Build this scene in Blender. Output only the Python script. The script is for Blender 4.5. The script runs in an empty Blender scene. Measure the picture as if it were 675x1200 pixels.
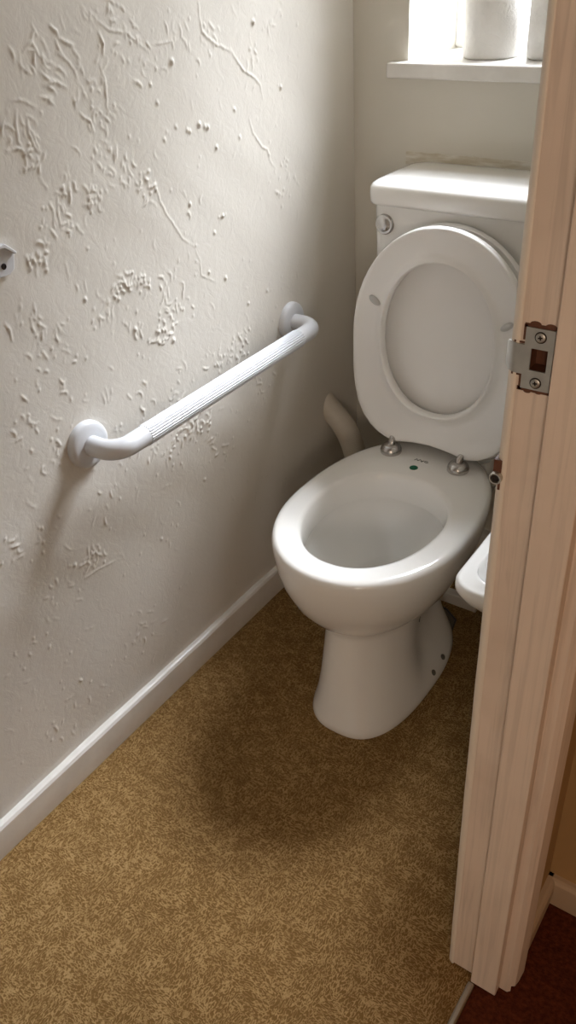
import bpy, bmesh, math, random
import numpy as np
from mathutils import Vector, Matrix, noise

# ------------------------------------------------------------------ helpers
COL = bpy.context.scene.collection
PI = math.pi

def link(name, bm, mat, parent=None, smooth=True, bevel=0.0, subsurf=0, angle=40):
    """links a bmesh (in world coordinates) as ONE mesh object, re-based on its thing's origin"""
    me = bpy.data.meshes.new(name)
    bmesh.ops.recalc_face_normals(bm, faces=bm.faces)
    bm.to_mesh(me); bm.free()
    o = bpy.data.objects.new(name, me)
    COL.objects.link(o)
    if isinstance(mat, (list, tuple)):
        for m in mat: me.materials.append(m)
    else:
        me.materials.append(mat)
    root = parent
    while root is not None and root.parent is not None: root = root.parent
    if root is not None:
        me.transform(Matrix.Translation(-root.location))
        o.parent = parent
    if bevel > 0:
        b = o.modifiers.new('bevel', 'BEVEL'); b.width = bevel; b.segments = 3; b.limit_method = 'ANGLE'
        b.angle_limit = math.radians(35)
    if subsurf:
        s = o.modifiers.new('sub', 'SUBSURF'); s.levels = subsurf; s.render_levels = subsurf
    if smooth:
        for p in me.polygons: p.use_smooth = True
        if not subsurf:
            try:
                me.set_sharp_from_angle(angle=math.radians(angle))
            except Exception: pass
    return o

def thing(name, loc, label=None, cat=None, group=None, kind=None):
    o = bpy.data.objects.new(name, None); COL.objects.link(o)
    o.location = loc; o.empty_display_size = 0.05
    return tag(o, label, cat, group, kind)

def tag(o, label=None, cat=None, group=None, kind=None):
    if label: o['label'] = label
    if cat: o['category'] = cat
    if group: o['group'] = group
    if kind: o['kind'] = kind
    return o

def box(bm, x0, x1, y0, y1, z0, z1):
    v = [bm.verts.new((x, y, z)) for z in (z0, z1) for x, y in ((x0, y0), (x1, y0), (x1, y1), (x0, y1))]
    for f in ((0, 3, 2, 1), (4, 5, 6, 7), (0, 1, 5, 4), (1, 2, 6, 5), (2, 3, 7, 6), (3, 0, 4, 7)):
        bm.faces.new([v[i] for i in f])
    return bm

def loft(bm, rings, cap0=True, cap1=True, closed=True):
    R = [[bm.verts.new(p) for p in r] for r in rings]
    n = len(R[0])
    for a, b in zip(R[:-1], R[1:]):
        for i in range(n if closed else n - 1):
            j = (i + 1) % n
            bm.faces.new((a[i], a[j], b[j], b[i]))
    if cap0: bm.faces.new(list(reversed(R[0])))
    if cap1: bm.faces.new(R[-1])
    return R

def frame_of(d):
    d = Vector(d).normalized()
    u = d.cross(Vector((0, 0, 1)))
    if u.length < 1e-3: u = d.cross(Vector((1, 0, 0)))
    u.normalize(); return d, u, d.cross(u)

def lathe(bm, prof, origin, axis, n=40, cap0=True, cap1=True):
    """prof: list of (radius, distance along the axis)"""
    d, u, w = frame_of(axis); o = Vector(origin)
    return loft(bm, [[o + d * h + (u * math.cos(2*PI*i/n) + w * math.sin(2*PI*i/n)) * r for i in range(n)] for r, h in prof], cap0, cap1)

def tube(bm, pts, r, n=24, ribs=None):
    """swept tube with a parallel-transported frame; r a number or a function of (index, angle)"""
    pts = [Vector(p) for p in pts]
    T = [(pts[min(i+1, len(pts)-1)] - pts[max(i-1, 0)]).normalized() for i in range(len(pts))]
    _, u, _ = frame_of(T[0]); rings = []
    for i, p in enumerate(pts):
        u = (u - T[i] * u.dot(T[i])).normalized(); w = T[i].cross(u)
        ring = []
        for k in range(n):
            a = 2*PI*k/n
            rr = r(i, a) if callable(r) else r
            ring.append(p + (u*math.cos(a) + w*math.sin(a)) * rr)
        rings.append(ring)
    return loft(bm, rings)

def spline(pts, n=10):
    P = [Vector(p) for p in pts]; P = [P[0]*2-P[1]] + P + [P[-1]*2-P[-2]]
    out = []
    for i in range(1, len(P)-2):
        for k in range(n):
            t = k/n; a, b, c, d = P[i-1], P[i], P[i+1], P[i+2]
            out.append(0.5*((2*b)+(c-a)*t+(2*a-5*b+4*c-d)*t*t+(3*b-a-3*c+d)*t**3))
    out.append(P[-2]); return out

def rrect(cx, cy, hx, hy, r, n=8):
    """rounded rectangle, list of (x, y)"""
    r = min(r, hx, hy); out = []
    for sx, sy, a0 in ((1, 1, 0), (-1, 1, 90), (-1, -1, 180), (1, -1, 270)):
        for k in range(n + 1):
            a = math.radians(a0 + 90 * k / n)
            out.append((cx + sx*(hx - r) + r*math.cos(a), cy + sy*(hy - r) + r*math.sin(a)))
    return out

def prism(bm, poly, axis, a, b):
    """extrudes a polygon; axis 0/1/2 is the extrusion axis, poly gives the other two coordinates in order"""
    def P(p, h):
        q = list(p); q.insert(axis, h); return q
    return loft(bm, [[P(p, a) for p in poly], [P(p, b) for p in poly]])

# ------------------------------------------------------------------ materials
def new_mat(name, color=(.8, .8, .8), rough=.5, metal=0., spec=.5, coat=0.):
    m = bpy.data.materials.new(name); m.use_nodes = True
    b = m.node_tree.nodes['Principled BSDF']
    b.inputs['Base Color'].default_value = (*color, 1); b.inputs['Roughness'].default_value = rough
    b.inputs['Metallic'].default_value = metal; b.inputs['Specular IOR Level'].default_value = spec
    b.inputs['Coat Weight'].default_value = coat
    return m

class G:
    """small node-graph helper"""
    def __init__(s, m): s.m = m; s.t = m.node_tree; s.b = s.t.nodes['Principled BSDF']; s.co = s.t.nodes.new('ShaderNodeTexCoord').outputs['Object']
    def n(s, kind, **kw):
        x = s.t.nodes.new(kind)
        for k, v in kw.items(): setattr(x, k, v)
        return x
    def l(s, a, b): s.t.links.new(a, b)
    def map(s, scale=(1, 1, 1), rot=(0, 0, 0), src=None):
        x = s.n('ShaderNodeMapping'); x.inputs['Scale'].default_value = scale; x.inputs['Rotation'].default_value = rot
        s.l(src or s.co, x.inputs['Vector']); return x.outputs[0]
    def noise(s, scale, detail=3, rough=.5, vec=None, dist=0):
        x = s.n('ShaderNodeTexNoise'); x.inputs['Scale'].default_value = scale; x.inputs['Detail'].default_value = detail
        x.inputs['Roughness'].default_value = rough; x.inputs['Distortion'].default_value = dist
        s.l(vec or s.co, x.inputs['Vector']); return x.outputs['Fac']
    def ramp(s, fac, stops):
        x = s.n('ShaderNodeValToRGB'); e = x.color_ramp.elements
        while len(e) < len(stops): e.new(.5)
        for q, (p, c) in zip(e, stops):
            q.position = p; q.color = (*c, 1) if isinstance(c, (tuple, list)) else (c, c, c, 1)
        s.l(fac, x.inputs[0]); return x.outputs[0]
    def math(s, op, a, b=None):
        x = s.n('ShaderNodeMath', operation=op)
        for i, v in enumerate((a, b)):
            if v is None: continue
            if isinstance(v, (int, float)): x.inputs[i].default_value = v
            else: s.l(v, x.inputs[i])
        return x.outputs[0]
    def mix(s, fac, a, b, blend='MIX'):
        x = s.n('ShaderNodeMix', data_type='RGBA', blend_type=blend)
        for sock, v in ((x.inputs[0], fac), (x.inputs[6], a), (x.inputs[7], b)):
            if isinstance(v, (int, float)): sock.default_value = v
            elif isinstance(v, (tuple, list)): sock.default_value = (*v, 1)
            else: s.l(v, sock)
        return x.outputs[2]
    def bump(s, h, strength=.3, dist=.002):
        x = s.n('ShaderNodeBump'); x.inputs['Strength'].default_value = strength; x.inputs['Distance'].default_value = dist
        s.l(h, x.inputs['Height']); s.l(x.outputs[0], s.b.inputs['Normal'])

WALL = new_mat('cream_plaster', rough=.62, spec=.35); g = G(WALL)
c = g.ramp(g.noise(3.2, 4), [(.3, (.66, .63, .575)), (.7, (.72, .69, .635))])
g.l(c, g.b.inputs['Base Color'])
h = g.math('ADD', g.math('MULTIPLY', g.noise(30, 4, .6, dist=1.5), .9), g.math('MULTIPLY', g.noise(170, 3, .6), .3))
g.bump(h, .22, .003)

WALLB = new_mat('cream_plain_plaster', rough=.6, spec=.35); g = G(WALLB)
g.l(g.ramp(g.noise(4, 3), [(.3, (.64, .61, .54)), (.7, (.69, .66, .59))]), g.b.inputs['Base Color'])
g.bump(g.noise(40, 4, .6), .25, .003)

CEIL = new_mat('white_ceiling', (.75, .73, .69), .8)
OCHRE = new_mat('ochre_hall_wall', rough=.7); g = G(OCHRE)
g.l(g.ramp(g.noise(6, 3), [(.3, (.36, .22, .09)), (.7, (.44, .28, .12))]), g.b.inputs['Base Color']); g.bump(g.noise(60), .2, .002)

CARPET = new_mat('flecked_tan_carpet', rough=.95, spec=.1); g = G(CARPET)
wx = g.noise(1, 1.5, .5, g.map((105, 270, 200), (0, 0, .05)), .3)
wy = g.noise(1, 1.5, .5, g.map((270, 105, 200), (0, 0, .05)), .3)
sel = g.ramp(g.noise(16, 2), [(.46, 0), (.54, 1)])
mx_ = g.mix(sel, wx, wy)
fl = g.math('SUBTRACT', 1.0, g.math('ABSOLUTE', g.math('SUBTRACT', mx_, .5)))
fl = g.math('ADD', fl, g.math('MULTIPLY', g.math('SUBTRACT', g.noise(34, 2), .5), .10))
loop = g.noise(420, 2)
big = g.noise(3.5, 3)
dk = g.mix(big, (.140, .075, .022), (.168, .094, .030))
lt = g.mix(big, (.31, .195, .080), (.365, .24, .108))
m = g.ramp(fl, [(.93, 0), (.992, 1)])
g.l(g.mix(m, dk, lt), g.b.inputs['Base Color'])
g.bump(g.math('ADD', fl, g.math('MULTIPLY', loop, .3)), .45, .003)

HALLC = new_mat('red_brown_carpet', rough=.95, spec=.1); g = G(HALLC)
g.l(g.ramp(g.noise(160, 3), [(.35, (.065, .014, .006)), (.7, (.12, .030, .012))]), g.b.inputs['Base Color']); g.bump(g.noise(300), .6, .004)

def painted_wood(name, a, b, grain=.3):
    m = new_mat(name, rough=.5, spec=.4); g = G(m)
    st = g.noise(1, 4, .6, g.map((110, 110, 3.0)), .8)
    bl = g.noise(5, 3, .6, dist=.8)
    col = g.mix(g.math('MULTIPLY', g.ramp(bl, [(.4, 0), (.72, 1)]), .7), a, b)
    col = g.mix(g.math('MULTIPLY', g.ramp(st, [(.5, 0), (.68, 1)]), .42), col, tuple(v*.72 for v in b))
    g.l(col, g.b.inputs['Base Color'])
    g.bump(g.math('ADD', st, g.math('MULTIPLY', g.noise(30, 3), .5)), grain, .002)
    return m
JAMB = painted_wood('worn_cream_paint', (.74, .62, .52), (.58, .47, .38))
ARCH = painted_wood('cream_gloss_paint', (.76, .64, .54), (.68, .56, .46), .2)
WOODRED = painted_wood('bare_brown_wood', (.13, .05, .025), (.08, .03, .014), .5)
EDGE = new_mat('pale_cream_paint', (.78, .70, .60), .4)
SKIRT = new_mat('white_gloss_paint', rough=.22, spec=.6); g = G(SKIRT)
g.l(g.ramp(g.noise(14, 4, .6), [(.3, (.70, .68, .64)), (.7, (.80, .785, .75))]), g.b.inputs['Base Color']); g.bump(g.noise(35, 3), .25, .002)
HSKIRT = new_mat('cream_hall_paint', (.50, .38, .26), .5)

CERAM = new_mat('white_glazed_ceramic', (.78, .77, .745), .12, spec=.5, coat=.3)
CERAMB = new_mat('white_basin_ceramic', (.80, .80, .79), .08, spec=.5, coat=.5)
SEATM = new_mat('white_seat_plastic', (.79, .78, .765), .28)
GRABM = new_mat('white_smooth_plastic', (.62, .635, .665), .38)
GRIPM = new_mat('white_ribbed_plastic_dimmed', (.56, .575, .61), .42)  # bar white toned down to offset the strong window light on the grip
CHROME = new_mat('dull_chrome', (.52, .50, .48), .25, 1.0)
STEEL = new_mat('brushed_steel', rough=.38, metal=1.0); g = G(STEEL)
g.l(g.ramp(g.noise(60, 4), [(.3, (.46, .45, .42)), (.7, (.58, .57, .53))]), g.b.inputs['Base Color'])
DARK = new_mat('dark_recess', (.02, .012, .008), .8)
INK = new_mat('black_ink', (.03, .03, .03), .5)
GREEN = new_mat('green_sticker', (.0, .12, .055), .4)
RUBBER = new_mat('grey_rubber', (.50, .50, .49), .5)
PIPEM = new_mat('painted_pipe', rough=.45); g = G(PIPEM)
g.l(g.ramp(g.noise(18, 3), [(.3, (.56, .51, .43)), (.7, (.64, .60, .52))]), g.b.inputs['Base Color']); g.bump(g.noise(30), .2, .003)
PAPER = new_mat('tissue_paper', rough=.9, spec=.1); g = G(PAPER)
g.l(g.ramp(g.noise(20, 3), [(.3, (.80, .79, .77)), (.7, (.86, .85, .83))]), g.b.inputs['Base Color']); g.bump(g.noise(45, 4, .6, dist=2), .5, .006)
PAPER.node_tree.nodes['Principled BSDF'].inputs['Subsurface Weight'].default_value = .0
CARD = new_mat('brown_card', (.45, .36, .26), .9)
UPVC = new_mat('white_window_frame', (.82, .82, .80), .35)
PUTTY = new_mat('bare_sealant', rough=.7); g = G(PUTTY)
g.l(g.ramp(g.noise(1, 4, .6, g.map((14, 14, 80))), [(.42, (.56, .50, .39)), (.64, (.72, .69, .62))]), g.b.inputs['Base Color']); g.bump(g.noise(90, 3), .5, .003)
SLAB = new_mat('grey_patch', (.13, .105, .08), .7)
ALU = new_mat('aluminium_strip', (.50, .48, .42), .4, 1.0)
GLASS = bpy.data.materials.new('window_glass'); GLASS.use_nodes = True
t = GLASS.node_tree; t.nodes.clear()
o_ = t.nodes.new('ShaderNodeOutputMaterial'); mx = t.nodes.new('ShaderNodeMixShader'); tr = t.nodes.new('ShaderNodeBsdfTransparent'); gl = t.nodes.new('ShaderNodeBsdfGlossy')
gl.inputs['Roughness'].default_value = .05; mx.inputs[0].default_value = .06
t.links.new(tr.outputs[0], mx.inputs[1]); t.links.new(gl.outputs[0], mx.inputs[2]); t.links.new(mx.outputs[0], o_.inputs['Surface'])
WATER = new_mat('still_water', (.62, .62, .60), .05, spec=.6)
BOWLIN = CERAM

# ================================================================== THE ROOM
CEILZ = 2.35; YB = .075; XR = .756; XH = .838; YJ = -.912; YN = -1.66

def struct(name, bm, mat, parent=None, **kw):
    o = link(name, bm, mat, parent, **kw)
    if parent is None: o['kind'] = 'structure'
    return o

# floors
struct('floor', box(bmesh.new(), -.05, .800, -1.80, YB + .02, -.06, 0), CARPET, smooth=False)
struct('floor_hall', box(bmesh.new(), .800, 2.2, -3.2, -.70, -.06, -.002), HALLC, smooth=False)
struct('ceiling', box(bmesh.new(), -.15, 2.3, -3.3, YB + .3, CEILZ, CEILZ + .1), CEIL, smooth=False)

# left wall: trowelled plaster, real relief
CLUSTERS = [(-0.73, 1.206, 0.048, 26, 'd'), (-0.79, 1.128, 0.027, 8, 'd'), (-0.783, 1.086, 0.02, 9, 'b'), (-0.597, 1.228, 0.033, 10, 's'), (-0.647, 1.164, 0.037, 12, 's'), (-0.638, 1.101, 0.031, 10, 's'), (-0.566, 1.214, 0.025, 9, 's'), (-0.606, 1.047, 0.037, 12, 's'), (-0.567, 1.007, 0.028, 12, 'b'), (-0.723, 1.036, 0.014, 8, 'b'), (-0.678, 1.011, 0.019, 10, 'b'), (-0.755, 1.008, 0.03, 14, 's'), (-0.8, 0.956, 0.022, 16, 'b'), (-0.737, 0.985, 0.014, 5, 's'), (-0.648, 0.87, 0.026, 14, 'b'), (-0.606, 0.861, 0.02, 8, 'b'), (-0.833, 0.879, 0.028, 9, 's'), (-0.804, 0.837, 0.026, 10, 's'), (-0.697, 0.845, 0.022, 7, 's'), (-0.636, 0.79, 0.024, 9, 's'), (-0.65, 1.038, 0.022, 6, 's'), (-0.579, 0.758, 0.025, 12, 'b'), (-0.55, 0.79, 0.036, 8, 's'), (-0.532, 0.822, 0.04, 12, 's'), (-0.392, 0.629, 0.053, 16, 'b'), (-0.43, 0.644, 0.03, 8, 's'), (-0.458, 0.589, 0.048, 14, 's'), (-0.561, 0.617, 0.04, 12, 's'), (-0.559, 0.543, 0.055, 18, 'b'), (-0.47, 0.48, 0.037, 10, 's'), (-0.63, 0.573, 0.039, 12, 's'), (-0.837, 0.436, 0.03, 14, 'b'), (-0.757, 0.213, 0.055, 12, 's'), (-0.954, 0.155, 0.055, 10, 's'), (-0.852, 0.668, 0.032, 8, 's'), (-0.899, 0.729, 0.026, 8, 's'), (-0.976, 0.554, 0.022, 6, 's'), (-0.913, 0.548, 0.025, 5, 's'), (-0.732, 0.607, 0.043, 10, 's'), (-0.266, 1.139, 0.022, 8, 's'), (-0.385, 1.19, 0.026, 10, 's'), (-0.209, 1.192, 0.033, 7, 's'), (-0.182, 0.945, 0.025, 8, 's'), (-0.2, 0.91, 0.021, 5, 'b'), (-0.359, 0.662, 0.033, 8, 's'), (-0.402, 0.651, 0.03, 8, 's'), (-0.315, 0.559, 0.029, 6, 's'), (-0.92, 0.427, 0.036, 5, 's'), (-0.986, 0.362, 0.036, 5, 's'), (-0.535, 1.189, 0.029, 6, 's'), (-0.451, 1.226, 0.03, 5, 's'), (-0.717, 0.896, 0.045, 5, 's'), (-0.788, 0.767, 0.039, 8, 's'), (-0.861, 0.812, 0.031, 6, 's'), (-0.775, 0.517, 0.056, 5, 's'), (-0.498, 0.555, 0.043, 8, 'b'), (-0.377, 0.319, 0.037, 4, 's'), (-0.616, 0.404, 0.055, 4, 's'), (-0.674, 0.671, 0.054, 9, 's'), (-0.443, 0.93, 0.063, 4, 's')]
RIDGES = [([(-0.394, 1.244), (-0.395, 1.221), (-0.392, 1.2), (-0.365, 1.182), (-0.329, 1.168), (-0.318, 1.162)], 1.3), ([(-0.324, 1.169), (-0.312, 1.154), (-0.291, 1.132), (-0.261, 1.118), (-0.246, 1.103), (-0.241, 1.081)], 1.2), ([(-0.285, 1.054), (-0.278, 1.031), (-0.253, 1.002), (-0.238, 0.996), (-0.23, 0.971), (-0.215, 0.957)], 1.0), ([(-0.619, 1.239), (-0.595, 1.222), (-0.565, 1.217), (-0.55, 1.207), (-0.521, 1.187)], 1.0), ([(-0.519, 1.196), (-0.487, 1.195), (-0.447, 1.195)], 0.7), ([(-0.546, 1.009), (-0.539, 0.975), (-0.528, 0.951), (-0.514, 0.931), (-0.498, 0.904), (-0.47, 0.882)], 0.8), ([(-0.47, 0.882), (-0.457, 0.852), (-0.459, 0.827), (-0.417, 0.801)], 0.6), ([(-0.616, 1.222), (-0.612, 1.209), (-0.614, 1.193)], 1.6), ([(-0.623, 1.18), (-0.619, 1.161), (-0.624, 1.128), (-0.617, 1.115)], 1.0), ([(-0.786, 1.148), (-0.792, 1.133), (-0.793, 1.112), (-0.789, 1.104)], 1.4), ([(-0.77, 1.14), (-0.774, 1.12), (-0.768, 1.1), (-0.761, 1.092)], 1.3), ([(-0.77, 1.124), (-0.765, 1.107), (-0.762, 1.095)], 1.0), ([(-0.793, 1.162), (-0.773, 1.159), (-0.754, 1.149)], 1.0), ([(-0.815, 1.105), (-0.793, 1.103), (-0.781, 1.094), (-0.773, 1.085)], 1.6), ([(-0.747, 1.028), (-0.751, 1.007), (-0.75, 0.985)], 0.9), ([(-0.759, 1.023), (-0.759, 0.995)], 0.8), ([(-0.756, 1.214), (-0.739, 1.224), (-0.728, 1.201)], 1.5), ([(-0.732, 1.173), (-0.709, 1.173), (-0.693, 1.163)], 1.6), ([(-0.743, 1.159), (-0.73, 1.155), (-0.721, 1.146)], 1.4), ([(-0.683, 1.148), (-0.683, 1.136)], 1.6), ([(-0.677, 1.128), (-0.66, 1.114), (-0.656, 1.099)], 1.5), ([(-0.703, 1.238), (-0.693, 1.231), (-0.691, 1.225)], 1.8), ([(-0.691, 1.222), (-0.678, 1.216), (-0.667, 1.211)], 1.6), ([(-0.885, 0.89), (-0.879, 0.879), (-0.88, 0.862)], 1.4), ([(-0.649, 0.888), (-0.643, 0.865), (-0.629, 0.865)], 1.8), ([(-0.85, 0.444), (-0.824, 0.446), (-0.808, 0.426)], 1.8), ([(-0.727, 0.723), (-0.726, 0.695)], 0.6), ([(-0.855, 0.41), (-0.824, 0.408), (-0.783, 0.4)], 0.9), ([(-0.7, 1.206), (-0.684, 1.196), (-0.674, 1.184), (-0.67, 1.171)], 1.1), ([(-0.681, 1.246), (-0.678, 1.23)], 0.6), ([(-0.628, 1.249), (-0.615, 1.235)], 0.8), ([(-0.642, 1.258), (-0.627, 1.239), (-0.623, 1.231)], 0.6)]
DOTS = [(-0.473, 1.168, 2.2), (-0.424, 1.07, 1.8), (-0.403, 1.062, 1.8), (-0.384, 1.027, 1.4), (-0.449, 1.064, 1.1), (-0.326, 1.077, 1.2), (-0.318, 1.031, 1.2), (-0.517, 1.117, 1.2), (-0.527, 1.144, 1.0), (-0.184, 1.091, 1.8), (-0.255, 1.201, 2.2), (-0.468, 0.953, 1.4), (-0.384, 0.912, 1.5), (-0.392, 0.801, 1.6), (-0.269, 0.737, 1.3), (-0.41, 1.064, 1.2), (-0.481, 1.076, 1), (-0.455, 1.067, 1), (-0.512, 1.063, 1), (-0.25, 0.282, 1), (-0.732, 0.874, 1.4), (-0.64, 0.791, 2), (-0.586, 0.767, 1.8), (-0.553, 0.739, 2), (-0.234, 0.986, 1), (-0.33, 0.731, 1.2), (-0.727, 1.151, 1), (-0.437, 0.826, 1.1), (-0.52, 0.43, 1.2), (-0.661, 0.371, 1.2), (-0.41, 0.889, 1)]

def left_wall():
    rnd = random.Random(11)
    step = .0019
    ys = np.arange(-1.26, .0751, step); zs = np.arange(.0, 1.42, step)
    Hh = np.zeros((len(ys), len(zs)))
    def stamp(y, z, w, a):
        k = int(3*w/step) + 1
        i = int((y - ys[0])/step); j = int((z - zs[0])/step)
        i0, i1, j0, j1 = max(i-k, 0), min(i+k+1, len(ys)), max(j-k, 0), min(j+k+1, len(zs))
        if i0 >= i1 or j0 >= j1: return
        d2 = (ys[i0:i1, None] - y)**2 + (zs[None, j0:j1] - z)**2
        v = a*np.exp(-d2/(2*w*w))
        Hh[i0:i1, j0:j1] = np.maximum(Hh[i0:i1, j0:j1], v)
    def stroke(pts, w, a, taper=True):
        L = [0]
        for p, q in zip(pts[:-1], pts[1:]): L.append(L[-1] + math.hypot(q[0]-p[0], q[1]-p[1]))
        n = max(2, int(L[-1]/(step*.7))); k = 0
        for s in range(n + 1):
            d = L[-1]*s/n
            while k < len(L)-2 and d > L[k+1]: k += 1
            f = (d - L[k])/max(L[k+1]-L[k], 1e-6)
            y = pts[k][0] + (pts[k+1][0]-pts[k][0])*f; z = pts[k][1] + (pts[k+1][1]-pts[k][1])*f
            e = math.sin(PI*min(max(s/n, .04), .96))**.5 if taper else 1
            ns = .75 + .6*noise.noise((y*180, z*180, 3.3))
            stamp(y + .0012*noise.noise((y*120, z*120, 7)), z + .0012*noise.noise((y*120, z*120, 17)), w, a*e*max(ns, .2))
    def curl(y, z, l, ang, bend):
        pts = []
        for s in range(9):
            t = s/8 - .5; an = ang + bend*t
            pts.append((y, z)); y += l/8*math.cos(an); z += l/8*math.sin(an)
        return pts
    for cy, cz, r, n, kind in CLUSTERS:
        if kind == 'd':
            for _ in range(n):
                y = cy + rnd.gauss(0, .55)*r; z = cz + rnd.gauss(0, .45)*r
                stroke(curl(y, z, rnd.uniform(.008, .03), rnd.gauss(-1.05, .5), rnd.gauss(0, 1.3)), rnd.uniform(.0010, .0016), rnd.uniform(.0010, .0024))
        elif kind == 'b':
            base = rnd.uniform(0, PI)
            for _ in range(int(n*1.3)):
                y = cy + rnd.gauss(0, .5)*r; z = cz + rnd.gauss(0, .4)*r
                stroke(curl(y, z, rnd.uniform(.005, .018), base + rnd.choice((0, PI/2)) + rnd.gauss(0, .7), rnd.gauss(0, 2.2)), rnd.uniform(.0010, .0018), rnd.uniform(.0012, .0030))
            for _ in range(n//2):
                stamp(cy + rnd.gauss(0, .6)*r, cz + rnd.gauss(0, .5)*r, rnd.uniform(.0013, .0022), rnd.uniform(.0010, .003))
        else:
            base = rnd.uniform(-1.6, -.4)
            for _ in range(int(n*1.2)):
                y = cy + rnd.gauss(0, .6)*r; z = cz + rnd.gauss(0, .6)*r
                stroke(curl(y, z, rnd.uniform(.004, .02), base + rnd.gauss(0, .6), rnd.gauss(0, 1.2)), rnd.uniform(.0010, .0016), rnd.uniform(.0006, .0022))
            for _ in range(n//2):
                stamp(cy + rnd.gauss(0, .8)*r, cz + rnd.gauss(0, .8)*r, rnd.uniform(.0011, .0017), rnd.uniform(.0005, .0018))
    for pts, a in RIDGES: stroke(pts, .0011*(.8 + .25*a), .0017*a)
    for y, z, a in DOTS:
        stamp(y, z, .0013 + .0006*a, .0019*a); stamp(y + .002, z - .002, .0014, .0013*a)
    for _ in range(170):
        stamp(rnd.uniform(-1.1, -.1), rnd.uniform(.1, 1.3), rnd.uniform(.0011, .0017), rnd.uniform(.0004, .0014))
    for _ in range(120):
        y = rnd.uniform(-1.1, -.12); z = rnd.uniform(.1, 1.3)
        stroke(curl(y, z, rnd.uniform(.005, .03), rnd.gauss(-1.0, .6), rnd.gauss(0, .8)), .0014, rnd.uniform(.0003, .0009))
    # slow trowel waviness
    gy, gz = ys[:, None], zs[None, :]
    Hh += .0014*np.sin(gy*9.1 + 1.3*np.sin(gz*5.3)) * np.sin(gz*7.7 + 1.1*np.sin(gy*6.1 + .7)) + .0006*np.sin(gy*31 + 2*np.sin(gz*13)) * np.sin(gz*27 + gy*8)
    fade = np.clip((ys - ys[0])/.05, 0, 1)*np.clip((.0751 - ys)/.05, 0, 1)
    fz = np.clip((zs[-1] - zs)/.05, 0, 1)
    Hh *= fade[:, None]*fz[None, :]
    Y = np.concatenate([[-1.80], ys]); Z = np.concatenate([zs, [1.9, CEILZ + .02]])
    F = np.zeros((len(Y), len(Z))); F[1:, :len(zs)] = Hh
    co = np.empty((len(Y), len(Z), 3)); co[..., 0] = F + .010; co[..., 1] = Y[:, None]; co[..., 2] = Z[None, :]
    ny, nz = len(Y), len(Z)
    idx = np.arange(ny*nz).reshape(ny, nz)
    q = np.stack([idx[:-1, :-1], idx[1:, :-1], idx[1:, 1:], idx[:-1, 1:]], -1).reshape(-1, 4)
    co = co.reshape(-1, 3).tolist(); q = q.tolist()
    # a back face gives the wall its thickness
    b = len(co); co += [[-.10, -1.80, 0], [-.10, YB, 0], [-.10, YB, CEILZ + .02], [-.10, -1.80, CEILZ + .02]]
    q.append([b, b+3, b+2, b+1])
    q.append([b, int(idx[0, 0]), int(idx[0, -1]), b+3]); q.append([b+1, b+2, int(idx[-1, -1]), int(idx[-1, 0])])
    me = bpy.data.meshes.new('wall_left'); me.from_pydata(co, [], q)
    for p in me.polygons: p.use_smooth = True
    me.set_sharp_from_angle(angle=math.radians(75))
    me.materials.append(WALL)
    o = bpy.data.objects.new('wall_left', me); COL.objects.link(o); o['kind'] = 'structure'
left_wall()

# back wall with its window recess (the wall is a thick masonry wall)
WX0, WX1, WZ0, WZ1, WY = .133, .665, 1.077, 2.05, .285
bm = bmesh.new()
box(bm, -.1, 2.3, YB, YB + .27, -.06, WZ0)
box(bm, -.1, WX0, YB, YB + .27, WZ0, WZ1); box(bm, WX1, 2.3, YB, YB + .27, WZ0, WZ1)
box(bm, -.1, 2.3, YB, YB + .27, WZ1, CEILZ + .02)
struct('wall_back', bm, WALLB, smooth=False)
# front wall of the room and the hall walls
struct('wall_front', box(bmesh.new(), -.1, XH, -1.90, -1.78, -.06, CEILZ + .02), WALLB, smooth=False)
bm = bmesh.new()
box(bm, XR, XH - .012, YJ + .03, YB, -.02, CEILZ + .01)
box(bm, XR, XH - .012, -1.78, YN - .03, -.02, CEILZ + .01)
box(bm, XR, XH - .012, YN - .03, YJ + .03, 2.02, CEILZ + .01)
struct('wall_right', bm, [WALLB], smooth=False)
struct('wall_hall_side', box(bmesh.new(), XH - .012, XH + .004, YJ + .03, -.72, 0, CEILZ), OCHRE, smooth=False)
struct('wall_hall_end', box(bmesh.new(), XH - .012, 2.3, -.728, -.62, -.02, CEILZ + .01), OCHRE, smooth=False)
struct('wall_hall_far', box(bmesh.new(), 2.1, 2.2, -3.2, -.70, -.02, CEILZ + .01), OCHRE, smooth=False)
struct('wall_hall_rear', box(bmesh.new(), XR, 2.3, -3.3, -3.15, -.02, CEILZ + .01), OCHRE, smooth=False)
struct('wall_hall_near', box(bmesh.new(), XR, XH, -3.2, -1.9, -.02, CEILZ + .01), OCHRE, smooth=False)

# skirting boards
def skirt_profile(h=.071, t=.0245):
    return [(.0, 0), (t - .0025, 0), (t, .028), (t, h - .007), (t - .003, h - .0015), (t - .007, h), (0, h)]
bm = bmesh.new(); rnd = random.Random(4); rings = []
N = 90
for i in range(N + 1):
    y = -1.78 + (YB + 1.78)*i/N
    j = .0009*noise.noise((y*9, 1, 0)); k = .0012*noise.noise((y*14, 5, 0))
    rings.append([(x + (j if x > 0 else 0) - (.004 if x == 0 else 0), y, z + (k if z > .05 else 0)) for x, z in skirt_profile()])
loft(bm, rings)
struct('baseboard_left', bm, SKIRT, angle=15)
bm = bmesh.new(); prism(bm, [(YB - x, z) for x, z in skirt_profile()], 0, .02, XR); struct('baseboard_back', bm, SKIRT, angle=15)
bm = bmesh.new(); prism(bm, [(XH + .004 + x, z) for x, z in skirt_profile(.064, .014)], 1, -.872, -.728); struct('baseboard_hall', bm, HSKIRT, angle=15)
bm = bmesh.new(); prism(bm, [(-.728 - x, z) for x, z in skirt_profile(.064, .014)], 0, XH + .004, 2.1); struct('baseboard_hall_end', bm, HSKIRT, angle=15)

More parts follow.
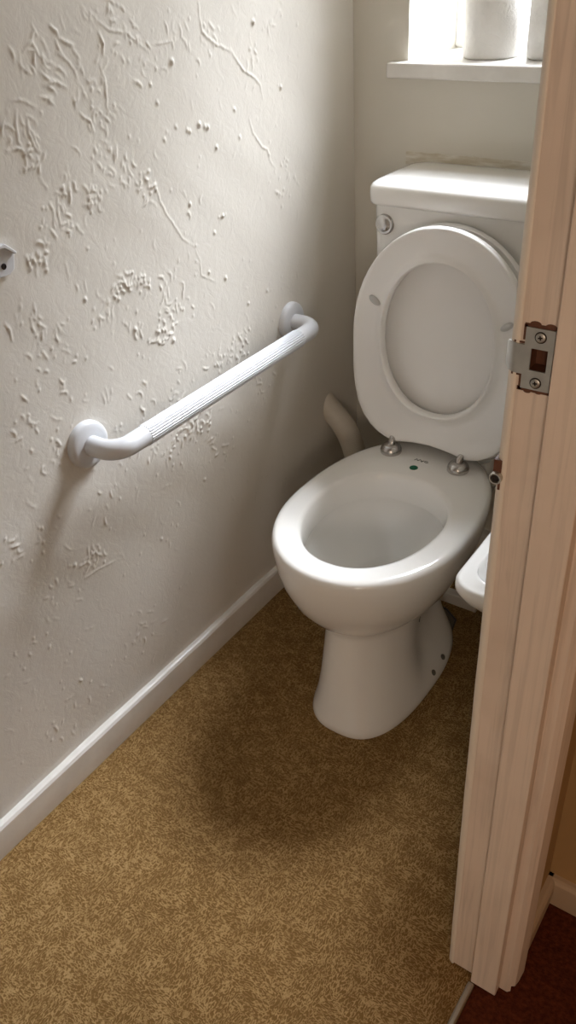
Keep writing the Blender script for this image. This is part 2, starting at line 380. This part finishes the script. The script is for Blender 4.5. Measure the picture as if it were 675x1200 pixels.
# window: recess sill, frame, centre bar and pane
win = thing('window_1', ((WX0 + WX1)/2, WY, WZ0), kind='structure')
bm = bmesh.new()
sy = YB - .030
pts = [(WX0 - .033, sy), (WX1 + .03, sy), (WX1 + .03, YB), (WX1, YB), (WX1, WY + .02), (WX0, WY + .02), (WX0, YB), (WX0 - .033, YB)]
prism(bm, pts, 2, WZ0, WZ0 + .028)
link('window_sill', bm, SKIRT, win, bevel=.004)
bm = bmesh.new(); zs0, zs1 = WZ0 + .028, WZ1; f = .042
box(bm, WX0, WX0 + f, WY, WY + .05, zs0, zs1); box(bm, WX1 - f, WX1, WY, WY + .05, zs0, zs1)
box(bm, WX0 + f, WX1 - f, WY, WY + .05, zs0, zs0 + f*.8); box(bm, WX0 + f, WX1 - f, WY, WY + .05, zs1 - f, zs1)
box(bm, WX0 + f, WX1 - f, WY + .006, WY + .044, 1.62, 1.655)
link('window_frame', bm, UPVC, win, bevel=.003)
link('window_pane', box(bmesh.new(), WX0 + f - .003, WX1 - f + .003, WY + .024, WY + .028, zs0 + f*.8 - .003, zs1 - f + .003), GLASS, win, smooth=False)

# bare strip left on the wall over the cistern
bm = bmesh.new(); top = []; bot = []
rnd = random.Random(8)
for i in range(41):
    x = .134 + (.60 - .134)*i/40
    top.append((x, .940 - .002*(i/40) + rnd.uniform(-.0008, .0008))); bot.append((x, .915))
poly = bot + top[::-1]
prism(bm, poly, 1, YB - .0022, YB + .001)
o = link('sealant_strip', bm, PUTTY, smooth=False)
tag(o, 'ragged beige strip of bare sealant on the wall just above the cistern lid', 'sealant')

# ------------------------------------------------------------------ door frame
door = thing('door_1', ((XR + XH)/2, YJ, 0), kind='structure')
HX0, HX1, HZ0, HZ1 = .7752, .7918, .9970, 1.0190       # keep hole in the jamb
bm = bmesh.new()
SX = .799
jy1 = YJ + .034
box(bm, XR + .007, SX, YJ, jy1, .003, HZ0); box(bm, XR + .007, SX, YJ, jy1, HZ1, 2.02)
box(bm, XR + .007, HX0, YJ, jy1, HZ0, HZ1); box(bm, HX1, SX, YJ, jy1, HZ0, HZ1)
link('jamb', bm, JAMB, door, smooth=False)
# rounded room-side edging of the jamb, a little wavy
bm = bmesh.new(); rings = []
for i in range(61):
    z = 2.02*i/60
    w = .0026*math.sin(PI*min(z/1.1, 1.15)) + .0006*noise.noise((z*16, 2, 2))
    x0 = XR - .0005 - w; 
    rings.append([(x0, jy1, z), (x0, YJ + .007, z), (x0 + .0012, YJ + .0035, z), (x0 + .0045, YJ + .0006, z), (x0 + .0075, YJ - .0010, z), (XR + .0085, YJ - .0008, z), (XR + .0095, YJ + .0004, z), (XR + .0095, jy1, z)])
loft(bm, rings)
link('edging', bm, EDGE, door, angle=60)
bm = bmesh.new(); box(bm, SX, XH, YJ - .013, jy1, .003, 2.02)
link('door_stop', bm, ARCH, door, bevel=.0015)
bm = box(bmesh.new(), HX0 - .003, HX1 + .003, YJ + .014, YJ + .034, HZ0 - .003, HZ1 + .003)
e_ = .0008
box(bm, HX0 - .001, HX0 + e_, YJ + .0004, YJ + .015, HZ0, HZ1); box(bm, HX1 - e_, HX1 + .001, YJ + .0004, YJ + .015, HZ0, HZ1)
box(bm, HX0, HX1, YJ + .0004, YJ + .015, HZ0 - .001, HZ0 + e_); box(bm, HX0, HX1, YJ + .0004, YJ + .015, HZ1 - e_, HZ1 + .001)
link('keep_socket', bm, WOODRED, door, smooth=False)
# hall-side architrave with a moulded face
bm = bmesh.new()
prof = [(XH, YJ + .004), (XH + .012, YJ + .004), (XH + .016, YJ + .008), (XH + .012, YJ + .0105), (XH + .012, YJ + .014), (XH + .019, YJ + .018), (XH + .021, YJ + .028), (XH + .022, YJ + .047), (XH + .020, YJ + .051), (XH, YJ + .052)]
loft(bm, [[(x, y, z) for x, y in prof] for z in (0, 2.03)])
link('architrave', bm, ARCH, door, angle=25)
# far jamb, head and near-side frame
bm = bmesh.new(); box(bm, XR, XH, YN - .034, YN, 0, 2.02); box(bm, XR, XH, YN - .034, jy1, 2.02, 2.05)
link('jamb_near', bm, JAMB, door, smooth=False)
# chipped rebate round the strike plate
bm = bmesh.new()
def rebate(x0, x1, z0, z1): box(bm, x0, x1, YJ - .0006, YJ + .002, z0, z1)
rebate(.7945, .7985, .9775, 1.039); rebate(.768, .7965, 1.0355, 1.0392); rebate(.7665, .797, .9768, .9805); rebate(.7675, .7705, .977, .991); rebate(.7675, .7705, 1.024, 1.038); rebate(.760, .770, .9905, .9935); rebate(.760, .770, 1.0205, 1.0222)
for cx, cz, r in ((.777, 1.039, .005), (.7905, 1.0385, .005), (.786, .9775, .003), (.776, .977, .0035)):
    prism(bm, [(cx + r*math.cos(2*PI*k/14), cz + r*.55*math.sin(2*PI*k/14)) for k in range(14)], 1, YJ - .0004, YJ + .002)
link('rebate_edge', bm, WOODRED, door, smooth=False)

# ------------------------------------------------------------------ strike plate
sp = thing('strike_plate', (.782, YJ, 1.008), 'brushed steel strike plate with square hole and lip, screwed to the worn door jamb', 'strike plate')
bm = bmesh.new(); yp = YJ - .0022; yq = YJ - .0004
X0, X1, Z0, Z1 = .7700, .7955, .9800, 1.0365
def plate(x0, x1, z0, z1): box(bm, x0, x1, yp, yq, z0, z1)
plate(X0, X1, Z0, HZ0 + .001); plate(X0, X1, HZ1 - .001, Z1); plate(X0, HX0 + .001, HZ0 + .001, HZ1 - .001); plate(HX1 - .001, X1, HZ0 + .001, HZ1 - .001)
link('plate', bm, STEEL, sp, smooth=False)
bm = bmesh.new(); rings = []
for s in range(13):
    t = s/12; x = X0 + .0006 - .0200*t
    y = yp + .0003 + .010*max(0, (t - .35)/.65)**1.7
    inset = .0004 + .004*max(0, (t - .75)/.25)**2
    rings.append([(x, y, .9925 + inset), (x, y, 1.0205 - inset), (x, y + .0016, 1.0205 - inset), (x, y + .0016, .9925 + inset)])
loft(bm, rings); link('lip', bm, STEEL, sp, angle=50)
for cz in (1.0288, .9868):
    bm = bmesh.new()
    lathe(bm, [(.0052, .0), (.0052, .0003), (.0046, .0006)], (.7832, yp + .0001, cz), (0, -1, 0), 28)
    s = link('screw', bm, DARK, sp)
    bm = bmesh.new(); lathe(bm, [(.0042, 0), (.0042, .0008), (.0036, .0012)], (.7832, yp, cz), (0, -1, 0), 28)
    link('screw_head', bm, STEEL, s)
    bm = bmesh.new()
    for a in (0, PI/2):
        ca, sa = math.cos(a + .2), math.sin(a + .2); l, w = .0020, .0006
        prism(bm, [(.7832 + ca*u - sa*v, cz + sa*u + ca*v) for u, v in ((-l, -w), (l, -w), (l, w), (-l, w))], 1, yp - .0014, yp - .0009)
    link('cross_slot', bm, DARK, s, smooth=False)

# small bolt barrel let into the jamb edge
bk = thing('bolt_keep', (.7575, YJ, .882), 'small round metal bolt keep let into the jamb edge below the strike plate', 'bolt keep')
bm = bmesh.new(); lathe(bm, [(.0060, .02), (.0064, -.004), (.0060, -.0055), (.0046, -.0055), (.0044, .012)], (.7565, YJ, .882), (0, 1, 0), 32, cap1=False)
link('barrel', bm, STEEL, bk)
bm = bmesh.new(); lathe(bm, [(.0045, .0), (.0045, .001)], (.7565, YJ - .001, .882), (0, 1, 0), 24); link('bore', bm, DARK, bk)
bm = bmesh.new(); box(bm, .7525, .7605, YJ - .001, YJ + .012, .886, .9005); box(bm, .758, .7605, YJ - .0008, YJ + .006, .868, .878)
link('notch', bm, WOODRED, bk, smooth=False)

# threshold strip between the two carpets
bm = bmesh.new(); prism(bm, [(.7955, -.001), (.7962, .002), (.7985, .0038), (.8035, .0038), (.8058, .002), (.8065, -.001)], 1, YN, YJ - .014)
tag(link('threshold_strip', bm, ALU, angle=20), 'thin metal carpet strip on the floor between tan and red brown carpet', 'threshold strip')

# ================================================================== TOILET
CX = .350
toilet = thing('toilet', (CX, -.36, 0), 'white close-coupled toilet with its seat and lid raised against the cistern', 'toilet')

def egg(z, yf, yb, hw, yc, nf=2.1, nb=2.3, n=88, cx=CX, pinch=0.):
    out = []
    for i in range(n):
        a = 2*PI*i/n; c, s = math.cos(a), math.sin(a)
        e = nb if s > 0 else nf
        x = hw*math.copysign(abs(c)**(2/e), c); y = yc + (yb - yc if s > 0 else yc - yf)*math.copysign(abs(s)**(2/e), s)
        if pinch:
            w = math.exp(-abs((y - (-.352))/.075)**3)
            x *= 1 - pinch*w
        out.append((cx + x, y, z))
    return out

bm = bmesh.new()
rings = [
    egg(0.000, -0.621, -0.195, 0.108, -.40, 2.75, 2.15, cx=0.371),
    egg(0.006, -0.623, -0.195, 0.109, -.40, 2.73, 2.15, cx=0.371),
    egg(0.016, -0.619, -0.197, 0.107, -.40, 2.70, 2.15, cx=0.371, pinch=0.03),
    egg(0.030, -0.612, -0.202, 0.104, -.40, 2.65, 2.15, cx=0.370, pinch=0.12),
    egg(0.050, -0.604, -0.210, 0.100, -.40, 2.59, 2.15, cx=0.368, pinch=0.22),
    egg(0.080, -0.593, -0.220, 0.095, -.40, 2.49, 2.15, cx=0.364, pinch=0.26),
    egg(0.120, -0.580, -0.230, 0.091, -.40, 2.37, 2.15, cx=0.359, pinch=0.23),
    egg(0.160, -0.568, -0.235, 0.089, -.40, 2.24, 2.15, cx=0.355, pinch=0.14),
    egg(0.190, -0.560, -0.235, 0.089, -.40, 2.14, 2.15, cx=0.352, pinch=0.05),
    egg(.205, -.558, -.225, .091, -.40, 2.1, 2.4),
    egg(.214, -.563, -.210, .098, -.41, 2.1, 2.4),
    egg(.228, -.580, -.185, .112, -.42, 2.1, 2.4),
    egg(.250, -.603, -.155, .132, -.42, 2.1, 2.4),
    egg(.280, -.624, -.138, .152, -.42, 2.1, 2.4),
    egg(.315, -.639, -.130, .167, -.42, 2.1, 2.4),
    egg(.350, -.647, -.130, .176, -.42, 2.1, 2.4),
    egg(.380, -.650, -.130, .180, -.42, 2.1, 2.4),
    egg(.396, -.650, -.130, .181, -.42, 2.1, 2.4),
    egg(.404, -.647, -.133, .178, -.42, 2.1, 2.4),
    egg(.4075, -.641, -.138, .172, -.42, 2.1, 2.4),
    egg(.408, -.632, -.150, .163, -.42, 2.1, 2.4),
    # rim flat, then the inside of the bowl
    egg(.408, -.606, -.272, .137, -.42, 2.1, 2.15),
    egg(.406, -.599, -.279, .130, -.42, 2.1, 2.15),
    egg(.400, -.595, -.283, .126, -.42, 2.1, 2.15),
    egg(.375, -.592, -.286, .123, -.42, 2.1, 2.15),
    egg(.356, -.591, -.287, .122, -.42, 2.1, 2.15),
    egg(.350, -.592, -.286, .123, -.42, 2.1, 2.15),
    egg(.351, -.601, -.278, .132, -.42, 2.1, 2.15),
    egg(.340, -.602, -.277, .134, -.42, 2.1, 2.15),
    egg(.315, -.596, -.281, .128, -.42, 2.1, 2.15),
    egg(.285, -.580, -.290, .113, -.42, 2.1, 2.15),
    egg(.255, -.552, -.300, .090, -.41, 2.1, 2.1),
    egg(.230, -.515, -.310, .066, -.40, 2.1, 2.1),
    egg(.200, -.480, -.325, .050, -.40, 2.1, 2.1),
    egg(.160, -.455, -.345, .040, -.40),
    egg(.150, -.43, -.365, .022, -.40),
]
loft(bm, rings)
pan = link('pan', bm, CERAM, toilet, angle=70)
# rear shelf that carries the cistern
bm = bmesh.new()
def rr3(cx, cy, hx, hy, r, z, n=8): return [(x, y, z) for x, y in rrect(cx, cy, hx, hy, r, n)]
loft(bm, [rr3(CX, -.08, .075, .085, .03, .255), rr3(CX, -.07, .095, .10, .03, .31), rr3(CX, -.06, .108, .10, .03, .385), rr3(CX, -.06, .106, .098, .03, .4005)])
link('rear_shelf', bm, CERAM, toilet, angle=50)
# water standing in the bowl
WATER = GLASS.copy(); WATER.name = 'still_water'
WATER.node_tree.nodes['Mix Shader'].inputs[0].default_value = .05
bm = bmesh.new()
bm.faces.new([bm.verts.new(p) for p in egg(.226, -.509, -.311, .0635, -.40)])
link('water', bm, WATER, toilet, smooth=False)

# cistern and its lid
bm = bmesh.new(); yc = -.024
loft(bm, [rr3(CX, yc, .170, .080, .03, .401), rr3(CX, yc, .176, .085, .032, .41), rr3(CX, yc, .181, .092, .032, .50), rr3(CX, yc, .190, .097, .034, .886), rr3(CX, yc, .18, .09, .03, .889)])
cis = link('cistern', bm, CERAM, toilet, angle=50)
bm = bmesh.new(); yl = -.033
R_ = []
for z, g_, r_ in ((.887, .006, .03), (.8885, .002, .034), (.893, 0, .036), (.907, -.0005, .036), (.917, .0005, .036), (.923, .004, .036), (.9265, .010, .036), (.9285, .020, .036), (.9295, .036, .03), (.930, .06, .02)):
    R_.append(rr3(CX + .0, yl, .194 - g_, .105 - g_, r_, z, 10))
loft(bm, R_); link('cistern_lid', bm, CERAM, cis, angle=60)
bm = bmesh.new()
lathe(bm, [(.0195, 0), (.0195, .003), (.0175, .006), (.0165, .0062), (.0150, .0055), (.012, .0075), (.006, .009), (.001, .0094)], (.194, yc - .096, .850), (0, -1, 0), 36)
link('flush_button', bm, CHROME, cis, angle=60)

# seat ring (raised) and lid behind it
def dshape(hw, ztop, zbot, zc, arch, n=96, cx=CX - .002, nt=2.05, nb=3.4, shrink=0.):
    out = []
    for i in range(n):
        a = 2*PI*i/n; c, s = math.cos(a), math.sin(a)
        e = nt if s > 0 else nb
        x = hw*math.copysign(abs(c)**(2/e), c)
        z = zc + ((ztop - zc) if s > 0 else (zc - zbot))*math.copysign(abs(s)**(2/e), s)
        if s < 0 and arch: z += arch*max(0, 1 - (x/.085)**2)*min(1, max(0, -(z - zc)/(zc - zbot))**6)
        out.append((cx + x, z))
    return out
lean = lambda z: -.196 + (z - .42)*.045
OUT = dshape(.184, .876, .424, .652, .016, cx=CX - .004)
INN = dshape(.116, .812, .510, .662, 0, nb=2.15, cx=CX - .004)
prof = [(.0, .006), (.0, -.001), (.015, -.0055), (.05, -.0075), (.16, -.0065), (.30, -.0045), (.70, -.0035), (.86, -.005), (.91, -.0095), (.955, -.0115), (.985, -.0095), (1.0, -.003), (1.0, .006), (.95, .012), (.5, .0155), (.10, .0145), (.03, .011)]
bm = bmesh.new()
vs = [[bm.verts.new((o[0] + (i[0]-o[0])*t, lean(o[1] + (i[1]-o[1])*t) + d, o[1] + (i[1]-o[1])*t)) for t, d in prof] for o, i in zip(OUT, INN)]
n = len(vs); m_ = len(prof)
for a in range(n):
    b = (a + 1) % n
    for k in range(m_):
        q = (k + 1) % m_
        bm.faces.new((vs[a][k], vs[b][k], vs[b][q], vs[a][q]))
seat = link('seat', bm, SEATM, toilet, angle=180)
for bx, bz, an in ((.210, .723, -.6), (.482, .718, .6)):
    bm = bmesh.new(); y = lean(bz) - .004
    rings = []
    for sc, d in ((1, .0), (1, -.003), (.85, -.0055), (.4, -.0065)):
        rings.append([(bx + math.cos(an)*.0135*sc*math.cos(2*PI*k/24) - math.sin(an)*.0065*sc*math.sin(2*PI*k/24), y + d, bz + math.sin(an)*.0135*sc*math.cos(2*PI*k/24) + math.cos(an)*.0065*sc*math.sin(2*PI*k/24)) for k in range(24)])
    loft(bm, rings); tag(link('buffer', bm, RUBBER, seat, angle=60), 'grey rubber seat buffer')
# seat lid: a shallow dish, its hollow side facing the room
LO = dshape(.186, .874, .410, .648, .014)
bm = bmesh.new()
def lidring(k, d):
    return [(CX - .002 + (x - CX + .002)*k, lean(z) + d, .655 + (z - .655)*k) for x, z in LO]
loft(bm, [lidring(.86, .028), lidring(.955, .0275), lidring(.985, .026), lidring(1.0, .0315), lidring(1.0, .036), lidring(.985, .0405), lidring(.93, .0435), lidring(.5, .047)])
link('lid', bm, SEATM, toilet, angle=60)
# hinges: chrome pucks with a pin into seat and lid
for hx in (.263, .4165):
    bm = bmesh.new()
    lathe(bm, [(.0215, 0), (.0225, .002), (.0225, .0075), (.0205, .0125), (.0170, .0170), (.012, .0190), (.001, .0195)], (hx, -.209, .4075), (0, 0, 1), 40)
    hg = link('hinge', bm, CHROME, toilet, angle=60)
    bm = bmesh.new(); sgn = -1 if hx < CX else 1
    tube(bm, spline([(hx, -.209, .420), (hx, -.205, .431), (hx + sgn*.002, -.198, .436), (hx + sgn*.004, -.19, .437), (hx + sgn*.004, -.172, .437)], 6), .0072, 16)
    link('hinge_pin', bm, CHROME, hg, angle=70)
# green disc and the faint maker's squiggle on the deck
bm = bmesh.new(); lathe(bm, [(.0088, 0), (.0088, .0006)], (.335, -.2445, .4079), (0, 0, 1), 28)
tag(link('disc_sticker', bm, GREEN, toilet, smooth=False), 'small round green sticker')
bm = bmesh.new()
def pen(pts, r=.00055):
    tube(bm, pts, r, 6)
zd = .4083
for st in ([(0, 0), (.003, .0075), (.006, .0012), (.010, .0085)], [(.012, .007), (.0145, .002), (.018, .0075), (.0150, -.001)], [(.027, .0065), (.023, .0075), (.0205, .0045), (.0225, .0012), (.029, .002)]):
    pen(spline([(.322 + u*1.05, -.2165 + v*.9, zd) for u, v in st], 5))
link('maker_mark', bm, INK, toilet)
# faint print on the side of the foot
def pan_side(y, z):
    """outermost x of the pan at (y, z) on the right side, by interpolating its rings"""
    best = None
    zz = [r[0][2] for r in rings_pan]
    for a, b in zip(rings_pan[:-1], rings_pan[1:]):
        if a[0][2] <= z <= b[0][2] and b[0][2] > a[0][2]:
            def xat(r):
                c = [p for p in r if p[0] > CX]
                q = min(c, key=lambda p: abs(p[1] - y)); return q[0]
            t = (z - a[0][2])/(b[0][2] - a[0][2])
            return xat(a)*(1 - t) + xat(b)*t
rings_pan = [r for r in [
    egg(0.000, -0.621, -0.195, 0.108, -.40, 2.75, 2.15, cx=0.371),
    egg(0.006, -0.623, -0.195, 0.109, -.40, 2.73, 2.15, cx=0.371),
    egg(0.016, -0.619, -0.197, 0.107, -.40, 2.70, 2.15, cx=0.371, pinch=0.03),
    egg(0.030, -0.612, -0.202, 0.104, -.40, 2.65, 2.15, cx=0.370, pinch=0.12),
    egg(0.050, -0.604, -0.210, 0.100, -.40, 2.59, 2.15, cx=0.368, pinch=0.22),
    egg(0.080, -0.593, -0.220, 0.095, -.40, 2.49, 2.15, cx=0.364, pinch=0.26),
    egg(0.120, -0.580, -0.230, 0.091, -.40, 2.37, 2.15, cx=0.359, pinch=0.23),
    egg(0.160, -0.568, -0.235, 0.089, -.40, 2.24, 2.15, cx=0.355, pinch=0.14),
    egg(0.190, -0.560, -0.235, 0.089, -.40, 2.14, 2.15, cx=0.352, pinch=0.05)]]
bm = bmesh.new()
for st in ([(-.395, .150), (-.388, .158), (-.392, .150)], [(-.380, .163), (-.374, .167)], [(-.366, .172), (-.366, .180)], [(-.360, .176), (-.355, .181), (-.357, .172)]):
    tube(bm, [(pan_side(y, z) + .0004, y, z) for y, z in st], .0008, 6)
link('side_print', bm, INK, toilet)
for by, bz in ((-.390, .020), (-.338, .020)):
    bm = bmesh.new(); bx = pan_side(by, bz) - .0015
    lathe(bm, [(.0064, 0), (.0064, .002), (.005, .0032), (.0028, .0032), (.0022, .0018)], (bx, by, bz), (1, 0, .7), 24)
    fb = link('fixing_bolt', bm, new_mat('dull_bolt', (.16, .15, .13), .5, .6), toilet, angle=60)

# ================================================================== GRAB BAR
bar = thing('grab_bar', (0, -.496, .648), 'white ribbed plastic grab bar fixed level along the rough left wall', 'grab bar')
Y0, Y1, ZB, XB = -.790, -.197, .648, .078
for yy in (Y0, Y1):
    bm = bmesh.new()
    lathe(bm, [(.0405, -.003), (.0405, .006), (.0395, .0105), (.0365, .0130), (.030, .0142), (.018, .0150)], (.009, yy, ZB), (1, 0, 0), 56)
    link('flange', bm, GRABM, bar, angle=60)
pth = [(.018, Y0, ZB), (.037, Y0, ZB)]
for k in range(0, 13):
    a = PI/2*k/12; pth.append((XB - .034 + .034*math.sin(a), Y0 + .034*(1 - math.cos(a)), ZB))
pth += [(XB, Y0 + .07, ZB)]
RB = .0172
bm = bmesh.new(); tube(bm, pth, RB, 40); link('bend', bm, GRABM, bar, angle=70)
bm = bmesh.new(); tube(bm, [(x, Y0 + Y1 - y, z) for x, y, z in pth], RB, 40); link('bend', bm, GRABM, bar, angle=70)
bm = bmesh.new(); NR = 26
L_ = [(XB, Y0 + .069 + (Y1 - Y0 - .138)*k/20, ZB) for k in range(21)]
tube(bm, L_, lambda i, a: RB + .0004 + .0008*math.cos(a*NR), NR*8)
link('ribbed_grip', bm, GRIPM, bar, angle=80)

# toilet roll holder bracket at the left edge
rh = thing('roll_holder', (0, -.885, .98), 'white wall bracket with a dark screw on the rough wall above the grab bar', 'bracket')
bm = bmesh.new()
prism(bm, [(-.911, .953), (-.859, .953), (-.8500, .958), (-.8440, .981), (-.861, .9965), (-.909, .9965), (-.926, .981), (-.920, .958)], 0, .007, .0145)
prism(bm, [(-.8465, .9785), (-.8440, .981), (-.861, .9965), (-.909, .9965), (-.926, .981), (-.9235, .9785), (-.907, .991), (-.863, .991)], 0, .0145, .021)
link('bracket', bm, GRABM, rh, bevel=.0012)
for sy_ in (-.8670, -.903):
    bm = bmesh.new(); lathe(bm, [(.0042, 0), (.0042, .0015), (.0026, .0022), (.0022, .0012)], (.0140, sy_, .9665), (1, 0, 0), 24)
    link('screw', bm, DARK, rh)

# ================================================================== SMALLER THINGS
# painted waste pipe bending out of the corner
bm = bmesh.new(); tube(bm, spline([(-.012, -.052, .398), (.008, -.052, .376), (.042, -.052, .345), (.067, -.052, .306), (.083, -.052, .256), (.090, -.052, .20), (.092, -.052, .0)], 9), .0275, 30)
o = link('waste_pipe', bm, PIPEM, angle=80); tag(o, 'cream painted waste pipe bending out of the left wall behind the toilet', 'pipe')
# batten on the carpet behind the foot
bm = bmesh.new(); box(bm, .40, .459, -.150, -.128, 0, .030); box(bm, .366, .40, -.150, -.128, 0, .030)
bmesh.ops.remove_doubles(bm, verts=bm.verts, dist=1e-5)
o = link('wooden_batten', bm, SKIRT, bevel=.002); tag(o, 'short white painted batten lying on the carpet behind the toilet foot', 'batten')
# grey patch with a black edge beside the foot
fp = thing('floor_patch', (.43, -.21, 0), 'small grey patch with a black edge in the carpet beside the toilet foot', 'floor patch')
P = [(.385, -.172), (.398, -.174), (.431, -.196), (.4405, -.243), (.436, -.275), (.43, -.285), (.405, -.23)]
bm = bmesh.new(); prism(bm, P, 2, 0, .0022); link('patch', bm, SLAB, fp, smooth=False)
bm = bmesh.new(); tube(bm, [(x, y, .002) for x, y in P[:6]], .0022, 8); link('black_edge', bm, INK, fp)

# toilet rolls on the sill
def roll(name, x, y, r, h, label):
    z0 = WZ0 + .028
    t = thing(name, (x, y, z0), label, 'toilet roll', 'toilet rolls on the window sill')
    bm = bmesh.new(); rr = random.Random(int(x*999)); rings = []
    for k, (q, z) in enumerate(((.021, .001), (r*.9, 0), (r*.985, .002), (r, .006), (r*1.003, h*.3), (r*.998, h*.6), (r, h - .006), (r*.985, h - .002), (r*.9, h), (.021, h - .001))):
        rings.append([(x + (q + (.0012*noise.noise((math.cos(2*PI*i/72)*2, math.sin(2*PI*i/72)*2, z*40)) if .02 < q else 0))*math.cos(2*PI*i/72), y + q*math.sin(2*PI*i/72), z0 + z) for i in range(72)])
    rings.append(rings[0]); loft(bm, rings, False, False)
    link('paper', bm, PAPER, t, angle=60)
    bm = bmesh.new()
    lathe(bm, [(.0212, .0005), (.0212, h - .0005), (.0200, h - .0005), (.0200, .0005), (.0212, .0005)], (x, y, z0), (0, 0, 1), 40, False, False)
    link('core', bm, CARD, t)
    return t
roll('toilet_roll', .271, .155, .0555, .100, 'white toilet roll standing on the sill in clear view of the doorway')
roll('toilet_roll', .397, .160, .0555, .100, 'white toilet roll on the sill mostly hidden behind the door frame')

# wash basin on the right-hand wall
wb = thing('wash_basin', (XR, -.46, .42), 'white ceramic wash basin corner peeping out behind the door jamb', 'basin')
BX0, BY0, BY1, BZ = .593, -.640, -.19, .49
cxb, cyb = (BX0 + XR + .004)/2, (BY0 + BY1)/2; hxb, hyb = (XR + .004 - BX0)/2, (BY1 - BY0)/2
bm = bmesh.new()
def br(g_, z, r=.05, sh=0): return [(min(x, XR + .002), y, z) for x, y in rrect(cxb + sh, cyb, hxb - g_, hyb - g_, r, 10)]
loft(bm, [br(.055, BZ - .079, .03, .03), br(.040, BZ - .070, .03, .02), br(.020, BZ - .052, .04, .008), br(.006, BZ - .031, .044), br(0, BZ - .018, .045), br(.001, BZ - .008, .044), br(.004, BZ - .003, .042), br(.008, BZ - .001, .04),
          br(.020, BZ - .0005, .04), br(.023, BZ + .002, .038), br(.027, BZ + .002, .037), br(.030, BZ - .006, .032), br(.036, BZ - .012, .03), br(.042, BZ - .035, .03), br(.052, BZ - .06, .02), br(.065, BZ - .068, .01)])
link('bowl', bm, CERAMB, wb, angle=70)
bm = bmesh.new(); lathe(bm, [(.016, 0), (.018, .002), (.012, .003), (.009, .0005)], (cxb, cyb, BZ - .0685), (0, 0, 1), 28)
link('drain', bm, CHROME, wb)

# ================================================================== LIGHT
SUN_DIR = (.26, 1.0, 1.28); GLOW_K = 22.0; GLOW_A = 160.0; SKY_LO = 4.5
w = bpy.data.worlds.new('world'); bpy.context.scene.world = w; w.use_nodes = True
nt = w.node_tree; bg = nt.nodes['Background']
# hazy bright sky: a broad glow of sun behind thin cloud, high and to the right of the window, dimmer towards the horizon
tc = nt.nodes.new('ShaderNodeTexCoord'); dp = nt.nodes.new('ShaderNodeVectorMath'); dp.operation = 'DOT_PRODUCT'
dp.inputs[1].default_value = Vector(SUN_DIR).normalized()
nt.links.new(tc.outputs['Generated'], dp.inputs[0])
def wm(op, a, b_):
    x = nt.nodes.new('ShaderNodeMath'); x.operation = op
    for i, v in enumerate((a, b_)):
        if isinstance(v, (int, float)): x.inputs[i].default_value = v
        else: nt.links.new(v, x.inputs[i])
    return x.outputs[0]
e = wm('POWER', 2.71828, wm('MULTIPLY', wm('SUBTRACT', dp.outputs['Value'], 1.0), GLOW_K))
nt.links.new(wm('ADD', wm('MULTIPLY', e, GLOW_A), SKY_LO), bg.inputs[1])
bg.inputs[0].default_value = (.93, .97, 1.03, 1)
pl = bpy.data.lights.new('window_portal', 'AREA'); pl.shape = 'RECTANGLE'; pl.size = WX1 - WX0; pl.size_y = WZ1 - WZ0; pl.cycles.is_portal = True
o = bpy.data.objects.new('window_portal', pl); COL.objects.link(o)
o.matrix_world = Matrix.Translation(((WX0 + WX1)/2, YB + .268, (WZ0 + WZ1)/2)) @ Matrix.Rotation(-PI/2, 4, 'X')
hl = bpy.data.lights.new('hall_fill', 'POINT'); hl.energy = 28; hl.color = (1, .86, .72); hl.shadow_soft_size = .18  # unseen warm fill light, added in place of a hall window
o = bpy.data.objects.new('hall_fill', hl); COL.objects.link(o); o.location = (1.5, -2.5, 1.25)

# ================================================================== CAMERA
cam = bpy.data.cameras.new('camera'); co = bpy.data.objects.new('camera', cam); COL.objects.link(co)
cam.sensor_fit = 'VERTICAL'; cam.sensor_height = 24; cam.lens = 24*988.974/1200; cam.clip_start = .02
R = ((0.8224672326387391, 0.566233007137725, -0.05410945262468627), (0.2833955617081255, -0.49039376513910415, -0.824136463649576), (-0.4931882063063858, 0.6624908578542515, -0.5638007240327274))
m = Matrix.Identity(4)
for i in range(3): m[i][0] = R[0][i]; m[i][1] = -R[1][i]; m[i][2] = -R[2][i]
m.translation = (1.0, -1.577, 1.32); co.matrix_world = m
sc = bpy.context.scene; sc.camera = co
sc.view_settings.view_transform = 'Standard'; sc.view_settings.look = 'None'; sc.view_settings.gamma = 1
sc.view_settings.use_curve_mapping = False; sc.view_settings.exposure = -0.17
sc.cycles.max_bounces = 12; sc.cycles.diffuse_bounces = 8; sc.cycles.transparent_max_bounces = 12
